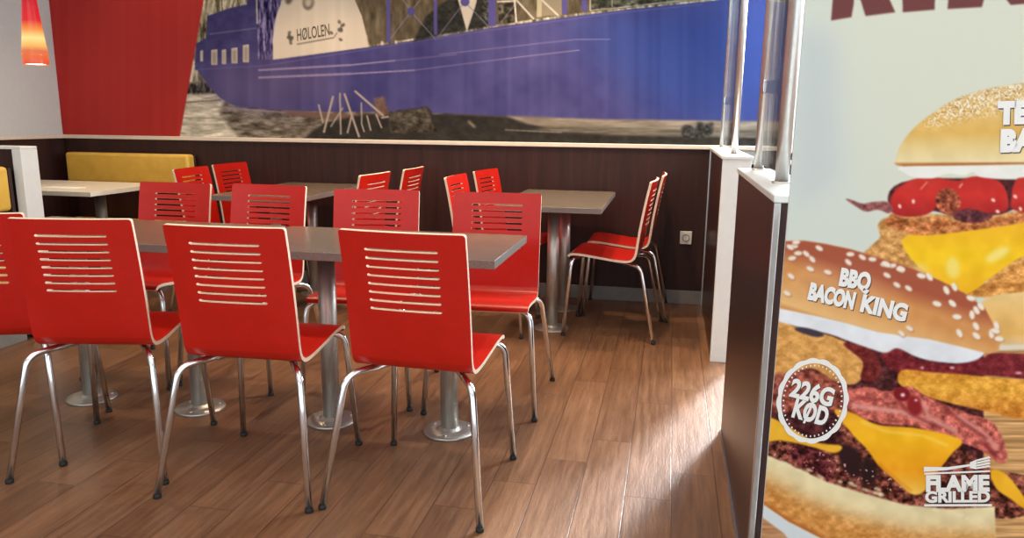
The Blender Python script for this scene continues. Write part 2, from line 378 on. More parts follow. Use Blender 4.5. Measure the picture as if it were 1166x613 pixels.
    cv.poly([(672, -40), (912, -40), (912, -14), (800, -1), (720, 8.5), (673, 12)], (64, 66, 54), .3, False, T(5, 5, 90))
    cv.line([(672, -40), (672, 12)], 1.4, (196, 190, 176)); cv.line([(696, -40), (697, 8)], 1.2, (150, 146, 136)); cv.line([(672, 12), (720, 7), (800, -2)], 1, (190, 184, 172))
    for a, b in (((441, 49), (468, 13)), ((468, 13), (496, 45)), ((498, 43), (526, 6)), ((533, 6), (556, 30)), ((468, 13), (445, -20)), ((468, 13), (494, -20)), ((567, 30), (588, 3))): cv.line([a, b], 1.2, (128, 122, 142), .2, .8)
    for a, b in (((585.5, -4), (588, 26)), ((588, 0), (608, 22)), ((617, 0), (636, 18)), ((566, 2), (588, 1))): cv.line([a, b], 2, (206, 198, 186), .2)
    for x, w_ in ((442.5, 4.5), (496, 4), (560.5, 9), (643, 6), (665.5, 6)): cv.poly([(x - w_ / 2 - 1, -80), (x + w_ / 2 - 1, -80), (x + w_ / 2, 48 - (x - 442) * .155), (x - w_ / 2, 48 - (x - 442) * .155)], (84, 78, 140), .2, False)
    cv.ell(468, 13, 4.5, 4.8, 0, (78, 74, 134), .2); cv.ell(529.5, 2, 5.2, 5.2, 0, (80, 76, 138), .2)
    for x, y in ((435, 49), (451, 48)): cv.ell(x, y, 1.6, 2.2, 0, (200, 186, 176), .3)
    # foreground bank
    cv.poly([(370, 140), (410, 131), (442, 128), (487, 122), (493, 130), (505, 130), (595, 134), (640, 148), (700, 152), (912, 158), (912, 172), (330, 172), (355, 150)], (46, 44, 40), .8, False, T(5, 8, 14, 3))
    cv.poly([(442, 128), (487, 122), (491, 138), (499, 150), (445, 152)], (70, 64, 54), 1, False, T(4, 6, 60))
    cv.poly([(575, 132), (680, 136), (912, 139), (912, 152), (700, 148), (630, 147), (600, 141)], (140, 130, 116), .6, False, T(3, 26, 36, 3)); cv.poly([(640, 143), (760, 147), (912, 149), (912, 158), (700, 154), (600, 148)], (104, 98, 86), 1, False, T(2, 22, 34, 3))
    cv.line([(575, 148), (640, 151)], 1.4, (150, 144, 130), .4, .7); cv.line([(533, 138), (541, 145)], 2.5, (150, 138, 120), .5)
    cv.poly([(776, 146), (784, 142), (792, 146), (795, 139), (804, 141), (812, 140), (808, 155), (780, 157)], (58, 58, 56), .5, True, T(3, 3, 50))
    cv.poly([(426, 112), (437, 110), (443, 130), (428, 134)], (112, 88, 78), .5, False, T(5, 5, 30))
    k = 6.8125
    for pts, w_ in (([(155, 265), (190, 410)], 2.0), ([(268, 200), (195, 485)], 2.4), ([(320, 175), (328, 500)], 1.8), ([(355, 180), (470, 520)], 2.4), ([(410, 360), (378, 490)], 2.0), ([(345, 290), (248, 440)], 1.5), ([(487, 250), (490, 420), (510, 480)], 1.6), ([(435, 160), (660, 355)], 2.4), ([(530, 350), (560, 470)], 1.8), ([(600, 340), (645, 450)], 1.8), ([(640, 370), (700, 360)], 2)):
        cv.line([(340 + x / k, 80 + y / k) for x, y in pts], w_, (172, 160, 146), .25)
    # red bands at both ends
    for P in ([(30, -80), (247, -80), (232, 0), (202, 172), (30, 172)], [(882, -80), (925, -80), (925, 172), (866, 172)]):
        cv.poly(P, (174, 48, 44), .2, False, st * .7)
    Y = YW - .004; P = np.zeros((cv.h, cv.w, 3))
    # the print is laid out on the wall itself: corners mapped once, cells spaced evenly in metres
    xs = np.linspace(XL + .001, WX0 - .055, cv.w); zs = np.linspace(2.5, ZR + .01, cv.h)
    src = np.zeros((cv.h, cv.w, 3))
    XX, ZZ = np.meshgrid(xs, zs); q = np.stack([XX, np.full_like(XX, Y), ZZ - H], -1) @ MC.T
    px = CX + F * q[..., 0] / -q[..., 2]; py = CY - F * q[..., 1] / -q[..., 2]
    u = np.clip((px - cv.x0) * cv.r, 0, cv.w - 1.001); v = np.clip((py - cv.y0) * cv.r, 0, cv.h - 1.001); ui = u.astype(int); vi = v.astype(int); fu = (u - ui)[..., None]; fv = (v - vi)[..., None]
    src = cv.a[vi, ui] * (1 - fu) * (1 - fv) + cv.a[vi, ui + 1] * fu * (1 - fv) + cv.a[vi + 1, ui] * (1 - fu) * fv + cv.a[vi + 1, ui + 1] * fu * fv
    o = grid_mesh('wall_mural', np.stack([XX, np.full_like(XX, Y), ZZ], -1), src, M['mural'])
    tag(o, 'printed wall covering with a blue ship in black and white harbour between red bands', 'mural')
    def mp(x, y, d=0.):
        r = ray(x, y); t = (Y - .0015 - d) / r[1]; return EYE + r * t
    bm = bmesh.new(); put_text(bm, mp, 'HØLOLEN', (338.5, 46.5), (375.5, 40), 13.5, 0, .015, up=(-.06, -1))
    obj('ship_lettering', bm, M['ink_cream'], o)
mural()
# =================================================================== CHAIR
CW, CD = .487, .5134
def chair_profile():
    k = [(.250, .446), (.243, .456), (.225, .4625), (.17, .461), (.08, .450), (.0, .440), (-.06, .436), (-.095, .440), (-.116, .456), (-.126, .485), (-.132, .53), (-.143, .62), (-.161, .73), (-.176, .81), (-.190, .876)]
    P = np.array(k); out = []
    for i in range(len(P) - 1):
        a = P[i - 1] if i else 2 * P[0] - P[1]; b, c = P[i], P[i + 1]; d = P[i + 2] if i + 2 < len(P) else 2 * P[-1] - P[-2]
        for t in np.arange(12) / 12: out.append(.5 * (2 * b + (c - a) * t + (2 * a - 5 * b + 4 * c - d) * t * t + (3 * b - a - 3 * c + d) * t ** 3))
    out.append(P[-1]); return np.array(out)
PR = chair_profile(); SL = np.concatenate([[0], np.cumsum(np.linalg.norm(np.diff(PR, axis=0), axis=1))]); LT = SL[-1]
def pr(s):
    y, z = np.interp(s, SL, PR[:, 0]), np.interp(s, SL, PR[:, 1]); e = .004
    t = np.array([np.interp(s + e, SL, PR[:, 0]) - np.interp(s - e, SL, PR[:, 0]), np.interp(s + e, SL, PR[:, 1]) - np.interp(s - e, SL, PR[:, 1])]); t /= np.linalg.norm(t)
    return np.array([y, z]), np.array([t[1], -t[0]])       # normal on the sitter's side when flipped below
def shell(s0, s1, holes):
    hw, th, hs, a = .196, .013, .0082, .1135
    rows = set(np.linspace(s0, s1, 22))
    for d in (.0, .001, .0025, .005, .009):
        if s0 == 0: rows.add(d)
        if s1 == LT: rows.add(LT - d)
    slots = []
    if holes:
        zb = [np.interp(z, PR[90:, 1], SL[90:]) for z in np.linspace(.637, .822, 8)]
        rows = {r for r in rows if not any(abs(r - c) < hs / 2 + .0015 for c in zb)}
        for c in zb: rows |= {c - hs / 2, c + hs / 2}; slots.append(c)
    rows = sorted(rows); rr = [rows[0]]
    for r in rows[1:]:
        if r - rr[-1] > 1e-4: rr.append(r)
    rows = rr
    e = hs / 2
    cols = [-hw, -hw + .004, -.165, -.14, -a, -a + e, -.08, -.04, 0, .04, .08, a - e, a, .14, .165, hw - .004, hw]
    R = .009
    def half(s):
        d = min(s if s0 == 0 else 9, LT - s if s1 == LT else 9)
        return hw if d >= R else hw - R + math.sqrt(max(0, R * R - (R - d) ** 2))
    def pos(s, x, side):
        X = x * half(s) / hw if abs(x) > a else x
        p, n = pr(s); bow = .016 * (1 - (X / hw) ** 2) * min(1, max(0, (p[1] - .47) / .15))
        y = p[0] - n[0] * side * th / 2 - bow; z = p[1] - n[1] * side * th / 2
        return (X, y, z)
    hole = set()
    bm = bmesh.new(); G = {}
    nR, nC = len(rows), len(cols); ca, cb = cols.index(-a), cols.index(a)
    def sval(i, j):          # round the slot ends a little
        s = rows[i]
        if j in (ca, cb):
            for c in slots:
                if abs(abs(s - c) - hs / 2) < 1e-6: return c + (s - c) * .45
        return s
    for i in range(nR - 1):
        if any(rows[i] > c - hs / 2 - 1e-6 and rows[i + 1] < c + hs / 2 + 1e-6 for c in slots):
            for j in range(ca, cb): hole.add((i, j))
    for side in (1, -1):
        for i in range(nR):
            for j in range(nC): G[side, i, j] = bm.verts.new(pos(sval(i, j), cols[j], side))
    for i in range(nR - 1):
        for j in range(nC - 1):
            if (i, j) in hole: continue
            q = [(i, j), (i, j + 1), (i + 1, j + 1), (i + 1, j)]
            f = bm.faces.new([G[(1, *k)] for k in q]); f.smooth = True
            f = bm.faces.new([G[(-1, *k)] for k in q[::-1]]); f.smooth = True
            for (da, db), nb in (((0, 1), (i - 1, j)), ((1, 2), (i, j + 1)), ((2, 3), (i + 1, j)), ((3, 0), (i, j - 1))):
                out = nb in hole or not (0 <= nb[0] < nR - 1 and 0 <= nb[1] < nC - 1)
                if not out: continue
                if nb[0] < 0 and s0 > 0: continue
                if nb[0] >= nR - 1 and s1 < LT: continue
                A, B = q[da], q[db]
                vs = [bm.verts.new(G[s, *k].co) for s, k in ((1, B), (1, A), (-1, A), (-1, B))]
                bm.faces.new(vs).material_index = 1
    bmesh.ops.recalc_face_normals(bm, faces=[f for f in bm.faces if f.material_index == 1][:0] or [])
    return bm
def make_chair():
    t = thing('dining_chair', '', 'chair'); ssp = float(np.interp(.47, PR[90:, 1], SL[90:]))
    obj('seat', shell(0, ssp, False), [M['red'], M['edge']], t); obj('backrest', shell(ssp, LT, True), [M['red'], M['edge']], t)
    r = .0112
    for sx in (-1, 1):
        for back in (0, 1):
            foot = (sx * .256, -.246, .008) if back else (sx * .230, .260, .008)
            top = (sx * .205, -.158, .412) if back else (sx * .203, .226, .438)
            inn = (sx * .10, -.005, .4212) if back else (sx * .09, .175, .4432)
            lg = obj('leg', tube(bmesh.new(), fillet([foot, top, inn], .045, 7), r), M['chrome'], t)
            d = Vector(foot) - Vector(top); d.normalize()
            obj('foot_cap', lathe(bmesh.new(), [(0, 0), (.0125, 0), (.0132, .003), (.0128, .012), (.0117, .013), (0, .013)], 14, foot[:2]), M['rubber'], lg)
    obj('crossbar', tube(bmesh.new(), [(-.10, -.005, .4212), (.10, -.005, .4212)], r), M['chrome'], t)
    obj('crossbar', tube(bmesh.new(), [(-.09, .175, .4432), (.09, .175, .4432)], r), M['chrome'], t)
    return t
chair0 = make_chair(); used = []
def chair(x, y, face, label, group):
    """face: angle of the sitter's direction, 0 = +Y (towards the back wall)"""
    o = chair0 if not used else copy_tree(chair0); used.append(o)
    o.location = (x, y, 0); o.rotation_euler = (0, 0, face); tag(o, label, 'chair', group)
NG, FG, MG, RG = 'chairs on the near side of the grey tables', 'chairs on the far side of the grey tables', 'chairs around the middle brown table by the wall', 'chairs around the right brown table by the wall'
chair(-.744, 2.281, -.047, 'front red chair with its back to us at the right end of the near row', NG)
chair(-1.308, 2.253, .042, 'front red chair with its back to us, second from right in the near row', NG)
chair(-1.891, 2.273, .21, 'front red chair with its back to us, third from right, turned a little left', NG)
chair(-2.342, 2.277, .342, 'red chair cut off by the left edge of the photo in the near row', NG)
chair(-.734, 3.14, PI + .06, 'red chair facing us at the free right end of the grey tables', FG)
chair(-1.278, 3.12, PI + .127, 'red chair facing us behind the grey table, second from its right end', FG)
chair(-1.883, 3.193, PI - .045, 'red chair facing us behind the grey tables, third from their right end', FG)
chair(-2.358, 3.159, PI - .036, 'red chair facing us in front of the cream booth table, leftmost in its row', FG)
chair(-.276, 4.388, PI / 2 - .065, 'red chair seen side on at the open right side of the right brown table', RG)
chair(-.232, 4.866, PI / 2, 'red chair nearest the wall socket, mostly hidden behind the side-on chair', RG)
chair(-1.02, 4.29, -PI / 2 - .03, 'red chair facing right, nearer of two left of the right brown table', RG)
chair(-.975, 4.81, -PI / 2 - .15, 'red chair facing right by the wall, farther of two left of right brown table', RG)
chair(-1.885, 4.31, PI / 2 - .09, 'red chair facing left, nearer of two right of the middle brown table', MG)
chair(-1.84, 4.855, PI / 2, 'red chair facing left by the wall, farther of two right of middle brown table', MG)
chair(-2.765, 4.38, -PI / 2 + .06, 'red chair facing right, nearer of two beside the end of the yellow bench', MG)
chair(-2.80, 4.86, -PI / 2 - .04, 'red chair facing right, against the wall beside the end of the yellow bench', MG)
# =================================================================== TABLES
def table(x0, x1, y0, y1, peds, label, group, top='table', zt=.74, th=.03):
    cx, cy = (x0 + x1) / 2, (y0 + y1) / 2; t = thing('dining_table', label, 'table', (cx, cy, 0), 0, group)
    bm = box(bmesh.new(), x0 - cx, x1 - cx, y0 - cy, y1 - cy, zt - th, zt, 1, .0018, 2)
    for f in bm.faces:
        if f.normal.z > .9: f.material_index = 0
    bm.normal_update()
    for f in bm.faces:
        if abs(f.normal.z) > .9: f.material_index = 0
    obj('tabletop', bm, [M[top], M['tedge'] if top == 'table' else M['cream']], t)
    for px, py in peds:
        px -= cx; py -= cy
        c = obj('pedestal', lathe(bmesh.new(), [(0, .012), (.0345, .012), (.0345, zt - th - .006), (0, zt - th - .006)], 28, (px, py)), M['steel'], t)
        b = lathe(bmesh.new(), [(0, 0), (.1, 0), (.101, .004), (.098, .009), (.06, .0125), (.042, .0135), (.040, .022), (.0345, .0235)], 40, (px, py))
        for k in range(3):
            a = k * 2 * PI / 3 + .6; lathe(b, [(.0055, .009), (.0055, .0145), (0, .0155)], 8, (px + .077 * math.cos(a), py + .077 * math.sin(a)))
        obj('base_plate', b, M['steel'], c)
        m = bmesh.new(); box(m, px - .11, px + .11, py - .11, py + .11, zt - th - .006, zt - th); obj('mounting_plate', m, M['black'], c)
    return t
TG, BG = 'grey tables pushed together', 'brown tables by the wall'
table(-1.572, -.553, 2.430, 3.010, [(-.7956, 2.72), (-1.2861, 2.72)], 'grey-brown table with a free right end in the aisle, on two steel pedestals', TG)
table(-2.76, -1.602, 2.430, 3.010, [(-1.8748, 2.72), (-2.3927, 2.72)], 'grey-brown table on two steel pedestals, left one of the pair pushed together', TG)
table(-.928, -.346, 4.045, 5.05, [(-.636, 4.31), (-.636, 4.80)], 'brown table against the wall nearest the socket, under the blue hull', BG)
table(-2.655, -2.075, 4.07, 5.07, [(-2.365, 4.33), (-2.365, 4.82)], 'brown table against the wall between the yellow bench and the right brown table', BG)
ct = table(-4.44, -3.40, 4.02, 4.70, [(-3.62, 4.36), (-4.22, 4.36)], 'cream topped booth table in front of the yellow wall bench', None, 'cream', th=.028)
pc = obj('paper_card', bx(-.12, .12, -.05, .05, 0, .002), M['paper']); pc.location = (-3.76, 4.22, .7402); pc.rotation_euler = (0, 0, .02)
tag(pc, 'small white paper card lying on the cream booth table', 'card')
# =================================================================== BENCHES, LEFT PARTITION
def bench(x0, x1, yb, d, sgn, label, zt=.93):
    """back plane at y = yb, seat extends in direction sgn*y"""
    t = thing('booth_bench', label, 'bench', ((x0 + x1) / 2, yb, 0)); hw = (x1 - x0) / 2
    def Bx(u0, u1, z0, z1, bev, mi=0, inset=0):
        a, b = sorted((sgn * u0, sgn * u1)); return box(bmesh.new(), -hw + inset, hw - inset, a, b, z0, z1, mi, bev, 4)
    obj('backrest', Bx(.02, .11, .70, zt, .022), M['vinyl'], t); obj('back_panel', Bx(0, .02, .02, zt - .01, .002, 0, .005), M['wenge2'], t); obj('seat', Bx(0.03, d, .32, .435, .025), M['vinyl'], t)
    p = obj('plinth', Bx(.022, d - .05, .0, .315, .002, 0, .01), M['wenge2'], t)
    obj('kick_board', Bx(0.024, d - .045, .0, .09, .002, 0, .004), M['grey'], p)
    return t
bench(-4.42, -3.40, YW - .03, .52, -1, 'yellow padded booth bench against the back wall behind the cream table', .921)
bench(-4.47, -3.352, 3.425, .55, -1, 'yellow booth bench at the left photo edge in front of the low partition', .93)
lp = thing('low_partition', 'low dark partition with white cap and end panel between the two yellow benches', 'partition', (-3.90, 3.5, 0))
obj('core', bx(-.60, .538, -.045, .045, 0, 1.015), M['wenge2'], lp)
obj('cap', bx(-.60, .594, -.055, .055, 1.015, 1.03, bevel=.003), M['white'], lp)
obj('end_panel', bx(.538, .594, -.055, .055, 0, 1.015, bevel=.003), M['white'], lp)
# =================================================================== RIGHT PARTITIONS, POLES, GLASS
PX0, PX1 = .245, .375
t = thing('low_partition', 'low dark partition with a white post end, joined to the back wall', 'partition', (.31, 4.5, 0))
obj('core', bx(PX0 - .31, PX1 - .31, 3.905 - 4.5, YW - .015 - 4.5, 0, 1.018), M['wenge2'], t)
obj('end_post', bx(PX0 - .312, PX1 - .308, 3.872 - 4.5, 3.905 - 4.5, 0, 1.018, bevel=.002), M['white'], t)
obj('cap', bx(PX0 - .318, PX1 - .302, 3.862 - 4.5, YW - .031 - 4.5, 1.018, 1.034, bevel=.003), M['white'], t)
obj('corner_strip', bx(PX0 - .316, PX0 - .31, YW - .03 - 4.5, YW - .016 - 4.5, 0, 1.015), M['alu'], t)
t = thing('low_partition', 'low dark partition with aluminium corner strip beside the burger banner', 'partition', (.31, 2.42, 0))
y0, y1 = 1.895 - 2.42, 2.957 - 2.42
obj('core', bx(PX0 - .31, PX1 - .31, y0, y1, 0, 1.012), M['wenge2'], t)
obj('cap', bx(PX0 - .316, PX1 - .304, y0 - .008, y1 + .006, 1.012, 1.03, bevel=.003), M['white'], t)
obj('corner_strip', bx(PX0 - .313, PX0 - .297, y0 - .003, y0 + .013, 0, 1.012, bevel=.002), M['alu'], t)
obj('floor_trim', bx(PX0 - .316, PX0 - .31, y0 + .014, y1, 0, .012), M['alu'], t)
PG = 'steel poles on the right hand partitions'
for (py, r, zb, lab) in ((5.02, .014, 1.034, 'thin steel pole nearest the back wall on the far partition'), (4.02, .016, 1.034, 'steel pole on the white post end of the far partition'), (2.87, .0165, 1.03, 'steel pole at the far end of the near partition cap'), (2.27, .019, 1.03, 'thickest steel pole, on the near partition closest to the burger banner')):
    p = thing('steel_pole', lab, 'pole', (.305, py, zb), 0, PG)
    obj('tube', lathe(bmesh.new(), [(0, .0), (r, .0), (r, ZC - zb), (0, ZC - zb)], 20), M['pole'], p)
    obj('floor_flange', lathe(bmesh.new(), [(r + .001, .006), (r + .007, .005), (r + .008, 0)], 20), M['steel'], p)
    g = 1 if py < 2.5 or 3 < py < 4.5 else -1
    cl = box(bmesh.new(), -.011, .011, min(g * (r - .002), g * (r + .028)), max(g * (r - .002), g * (r + .028)), .26, .31, 0, .004)
    obj('glass_clip', cl, M['chrome'], p)
for (ya, yb, zb, lab) in ((4.065, 4.977, 1.06, 'clear glass screen between the two poles on the far partition'), (2.319, 2.8235, 1.055, 'clear glass screen between the two poles on the near partition')):
    tag(obj('glass_screen', bx(.3005, .3095, ya, yb, zb, 2.5), M['glass']), lab, 'glass', 'glass screens on the partitions')
# =================================================================== SOCKET
s = thing('wall_socket', 'small cream wall socket low on the dark panelling at right', 'socket', (.119, YW - .014, .446))
obj('plate', bx(-.038, .038, -.011, 0, -.043, .043, bevel=.004, seg=3), M['white'], s)
bm = lathe(bmesh.new(), [(.024, .0), (.024, .003), (.021, .003), (.019, -.003), (0, -.003)], 24)
bmesh.ops.rotate(bm, verts=bm.verts, cent=(0, 0, 0), matrix=Matrix.Rotation(PI / 2, 3, 'X')); bmesh.ops.translate(bm, verts=bm.verts, vec=(0, -.011, 0))
so = obj('socket_ring', bm, M['grey'], s)
bm = bmesh.new()
for dx in (-.0095, .0095):
    q = lathe(bmesh.new(), [(.0026, 0), (.0026, .002), (0, .002)], 10); bmesh.ops.rotate(q, verts=q.verts, cent=(0, 0, 0), matrix=Matrix.Rotation(PI / 2, 3, 'X')); bmesh.ops.translate(q, verts=q.verts, vec=(dx, -.0078, 0))
    me = bpy.data.meshes.new('q'); q.to_mesh(me); q.free(); bm.from_mesh(me); bpy.data.meshes.remove(me)
obj('pin_hole', bm, M['black'], so)
# =================================================================== PENDANT LAMP
LP = (-3.80, 4.15, 1.49)
lt = thing('pendant_lamp', 'lit red glass pendant lamp hanging over the cream booth table', 'lamp', LP)
sh = lathe(bmesh.new(), [(0.0698, 0), (0.0702, .05), (0.0720, .055), (0.0695, .06), (0.0709, .075), (0.0680, .08), (0.0695, .095), (0.0662, .10), (0.0518, .24), (0.0432, .33), (0.0346, .42), (0.0216, .455), (0.0086, .46), (0.0086, .455), (0.0202, .45), (0.0317, .415), (0.0403, .33), (0.0490, .24), (0.0634, .10), (0.0670, 0), (0.0698, 0)], 36)
obj('lamp_shade', sh, M['lampglass'], lt)
obj('bulb', lathe(bmesh.new(), [(0, .002), (.058, .003), (.064, .006), (.058, .03), (.03, .075), (.012, .12), (0, .12)], 20), M['bulb'], lt)
obj('cord', tube(bmesh.new(), [(0, 0, .46), (0, 0, ZC - LP[2] - .03)], .004, 8), M['black'], lt)
obj('ceiling_rose', lathe(bmesh.new(), [(0, ZC - LP[2] - .03), (.045, ZC - LP[2] - .028), (.05, ZC - LP[2]), (0, ZC - LP[2])], 24), M['white'], lt)
# =================================================================== BURGER BANNER
HD = np.array([-math.sin(YAW), math.cos(YAW), 0]); RT = np.array([math.cos(YAW), math.sin(YAW), 0]); DB = 1.62
def bpt(x, y, d=0.):
    r = ray(x, y); return EYE + r * ((DB - d) / (r @ HD))
def banner():
    cv = Canvas(858, 1240, -30, 640, 1.5, (208, 216, 206)); T = cv.tex; crisp = T(5, 7, 70, 4, (1, .95, .8)); meat = T(5, 6, 120, 4, (1, .7, .6)); soft = T(16, 16, 14, 2)
    cv.poly([(940, -30), (1240, -30), (1240, 250), (1000, 250)], (214, 218, 200), 30, False); cv.poly([(905, 30), (950, 40), (955, 200), (905, 240)], (196, 205, 204), 14, False)  # background tones; the grey left patch paints reflected glare into the print
    # headline (only its lower part is in the photograph)
    hc = (112, 62, 60)
    for P in ([(950.5, -30), (974.5, -30), (972, 5), (969.5, 19.5), (946.3, 23.5)], [(972, -30), (1000, -30), (1019.3, 14), (985.6, 18.3), (978, -6)], [(1027, -30), (1065, -30), (1064.3, 11), (1028, 14)], [(1082, -30), (1122, -30), (1121, -3), (1118, 8), (1079, 10.3)], [(1122, -30), (1176, -30), (1176, 3.5), (1151, 5.7)]):
        cv.poly(P, hc, .5, False)
    # ---- rear burger
    bun = [(1026, 189), (1021, 178), (1029, 160), (1045, 142), (1065, 127), (1088, 113), (1118, 103), (1145, 97.5), (1170, 95), (1215, 98), (1260, 120), (1275, 188), (1166, 188), (1100, 188)]
    cv.poly(bun, [[95, 214, 190, 140], [125, 222, 184, 110], [150, 222, 178, 92], [168, 230, 204, 140], [184, 234, 216, 166], [188, 180, 110, 50]], .5, True, soft)
    mb = cv.mask(spline(bun), .4)
    band = cv.mask(spline([(1050, 142), (1075, 120), (1110, 102), (1160, 92), (1240, 94), (1240, 125), (1160, 126), (1110, 132), (1070, 142)]), 5) * mb
    sp = vnoise(cv.h, cv.w, 2.4, 2.4); cv.put(band * np.clip((sp - .45) * 5, 0, 1), (242, 232, 208)); sp = vnoise(cv.h, cv.w, 2, 2.4); cv.put(band * np.clip((sp - .68) * 6, 0, .8), (176, 120, 58))
    cv.line([(1028, 189), (1060, 187.5), (1100, 187), (1240, 186)], 2.4, (172, 106, 50), .7)
    # chicken, cheese, tomato, bacon of the rear burger
    cv.poly([(1000, 256), (1013, 247), (1060, 244), (1120, 246), (1166, 240), (1240, 240), (1240, 300), (1160, 320), (1050, 312), (1010, 298), (985, 290), (990, 282), (1002, 270)], (206, 150, 84), .5, True, crisp)
    cv.poly([(1100, 336), (1130, 318), (1170, 296), (1240, 280), (1240, 345), (1150, 340)], (208, 142, 66), .5, True, crisp)
    cv.poly([(1029, 271), (1086, 261), (1138, 254), (1170, 250), (1240, 246), (1240, 268), (1166, 292), (1130, 315), (1099, 335), (1066, 318), (1042, 300)], [[250, 238, 176, 30], [290, 246, 200, 20], [335, 240, 180, 24]], .5, True, soft)
    cv.ell(1085, 305, 8, 13, -.1, (244, 226, 130), 3, .8); cv.ell(1136, 290, 16, 6, -.5, (248, 232, 150), 3, .8); cv.ell(1050, 306, 10, 6, .5, (240, 220, 150), 3, .5)
    cv.poly([(1016, 243), (1030, 249), (1070, 247), (1090, 252), (1140, 247), (1170, 240), (1170, 252), (1110, 262), (1050, 268), (1025, 262), (1008, 256)], (186, 112, 58), .8, True, crisp + meat * .5)
    cv.poly([(1014, 238), (1060, 240), (1100, 248), (1140, 244), (1166, 236), (1240, 234), (1240, 210), (1040, 205)], (84, 28, 30), .5, True, meat * .4)
    for P in ([(1014, 232), (1018, 219), (1030, 209), (1046, 203), (1062, 204), (1072, 214), (1068, 232), (1056, 244), (1030, 247), (1016, 242)], [(1062, 204), (1090, 206), (1110, 201), (1135, 205), (1146, 219), (1146, 240), (1120, 243), (1090, 240), (1070, 232)], [(1152, 222), (1158, 204), (1172, 196), (1240, 196), (1240, 240), (1160, 241)]):
        cv.poly(P, [[198, 190, 46, 36], [222, 206, 44, 36], [246, 164, 28, 28]], .5, True, soft)
    cv.poly([(1066, 222), (1078, 214), (1090, 220), (1094, 234), (1082, 244), (1068, 238)], (150, 72, 44), .6, True, meat)
    cv.poly([(1085, 244), (1104, 238), (1130, 246), (1115, 254), (1092, 252)], (92, 40, 44), .8, True, meat * .6)
    for x, y, a in ((1024.5, 235, .2), (1040, 229.5, .5), (1131, 228, -.4), (1156, 224, -.3), (1162, 238, .1), (1136, 241, -.5)): cv.ell(x, y, 2.6, 1.8, a + 1, (250, 216, 204), .6)
    cv.line([(1048, 216), (1056, 207)], 1.4, (240, 150, 130), .5); cv.line([(1092, 214), (1096, 209)], 1.4, (246, 190, 176), .5)
    cv.poly([(963, 227), (970, 228), (982, 232), (996, 230), (1010, 230), (1017, 238), (1012, 243), (1000, 239), (986, 241), (976, 236)], (142, 82, 80), .4, True, meat * .6)
    cv.poly([(1027, 190), (1030, 197), (1042, 202), (1060, 203), (1080, 198), (1098, 200), (1108, 196), (1118, 202), (1150, 204), (1170, 202), (1240, 200), (1240, 187), (1100, 189)], (236, 236, 228), .4, True, soft * .5)
    cv.poly([(1118, 345), (1150, 334), (1240, 334), (1240, 400), (1140, 396), (1132, 372)], [[335, 238, 204, 140], [350, 232, 190, 116], [380, 226, 176, 96], [400, 216, 196, 160]], .6, True, soft)
    cv.poly([(1136, 393), (1240, 392), (1240, 420), (1120, 410)], (222, 214, 194), .8, False)
    # ---- front burger: filling, from back to front
    cv.poly([(872, 352), (1010, 380), (1128, 400), (1240, 400), (1240, 600), (860, 600)], (70, 26, 28), 0, False, meat * .6)
    cv.poly([(1120, 400), (1240, 396), (1240, 640), (1120, 640)], (196, 150, 96), .6, False, T(2.5, 60, 70, 3, (1, .9, .7)))
    cv.poly([(880, 366), (910, 374), (944, 382), (968, 393), (983, 410), (984, 426), (972, 438), (950, 434), (926, 420), (904, 424), (876, 430)], (216, 158, 84), .8, True, crisp * .6)
    cv.poly([(960, 392), (980, 392), (998, 404), (1003, 424), (990, 436), (980, 430), (982, 412)], (112, 34, 32), .6, True, meat * .4)
    cv.poly([(1003, 404), (1024, 398), (1046, 410), (1090, 415), (1118, 408), (1140, 402), (1240, 412), (1240, 438), (1130, 428), (1060, 428), (1020, 424)], (116, 28, 36), .6, True, meat * .4)
    cv.poly([(1022, 430), (1030, 421), (1060, 424), (1090, 426), (1166, 433), (1240, 436), (1240, 482), (1166, 478), (1132, 471), (1069, 456), (1030, 442)], [[420, 214, 140, 44], [440, 232, 170, 60], [470, 208, 132, 44]], .7, True, crisp * .7)
    for x, y, w_ in ((1084, 419, 3), (1160, 425, 4), (1050, 419, 2)): cv.ell(x, y, w_, 1.4, 0, (226, 170, 180), .6)
    cv.poly([(900, 424), (930, 424), (960, 440), (985, 446), (990, 464), (960, 468), (920, 470), (880, 466), (880, 430)], (150, 76, 60), 1.2, True, meat * .9)
    cv.poly([(960, 458), (966, 446), (988, 441), (1010, 446), (1036, 440), (1056, 452), (1097, 469), (1132, 483), (1147, 518), (1139, 528), (1118, 514), (1094, 504), (1069, 496), (1042, 486), (1000, 482), (975, 472)], (192, 98, 86), .7, True, meat * .8)
    for P, w_, c in (([(970, 462), (1000, 466), (1030, 470), (1060, 482)], 5, (226, 158, 146)), ([(1050, 456), (1058, 476), (1090, 492)], 5, (222, 150, 138)), ([(1090, 474), (1118, 492), (1136, 512)], 6, (220, 146, 134)), ([(1020, 452), (1034, 470), (1070, 488)], 3, (130, 42, 44)), ([(1075, 466), (1100, 484), (1124, 500)], 3, (134, 46, 48)), ([(976, 452), (1000, 456)], 3, (128, 44, 42)), ([(1120, 504), (1134, 520)], 5, (120, 36, 40))): cv.line(P, w_, c, 1.4, .85)
    cv.ell(1027, 449, 10, 8, .4, (124, 22, 28), .8); cv.ell(1041, 462, 8, 12, -.3, (140, 30, 34), 1); cv.ell(1028, 450, 2.6, 2.2, 0, (248, 206, 206), .5); cv.ell(1043, 456, 1.8, 1.4, 0, (248, 196, 196), .5)
    # patties
    cv.poly([(870, 505), (905, 500), (935, 508), (960, 504), (955, 486), (975, 480), (1000, 508), (1030, 540), (1060, 545), (1090, 512), (1130, 535), (1170, 545), (1170, 585), (1120, 590), (1030, 577), (983, 563), (942, 550), (898, 529), (866, 512)], (112, 56, 44), .7, True, meat * 1.2)
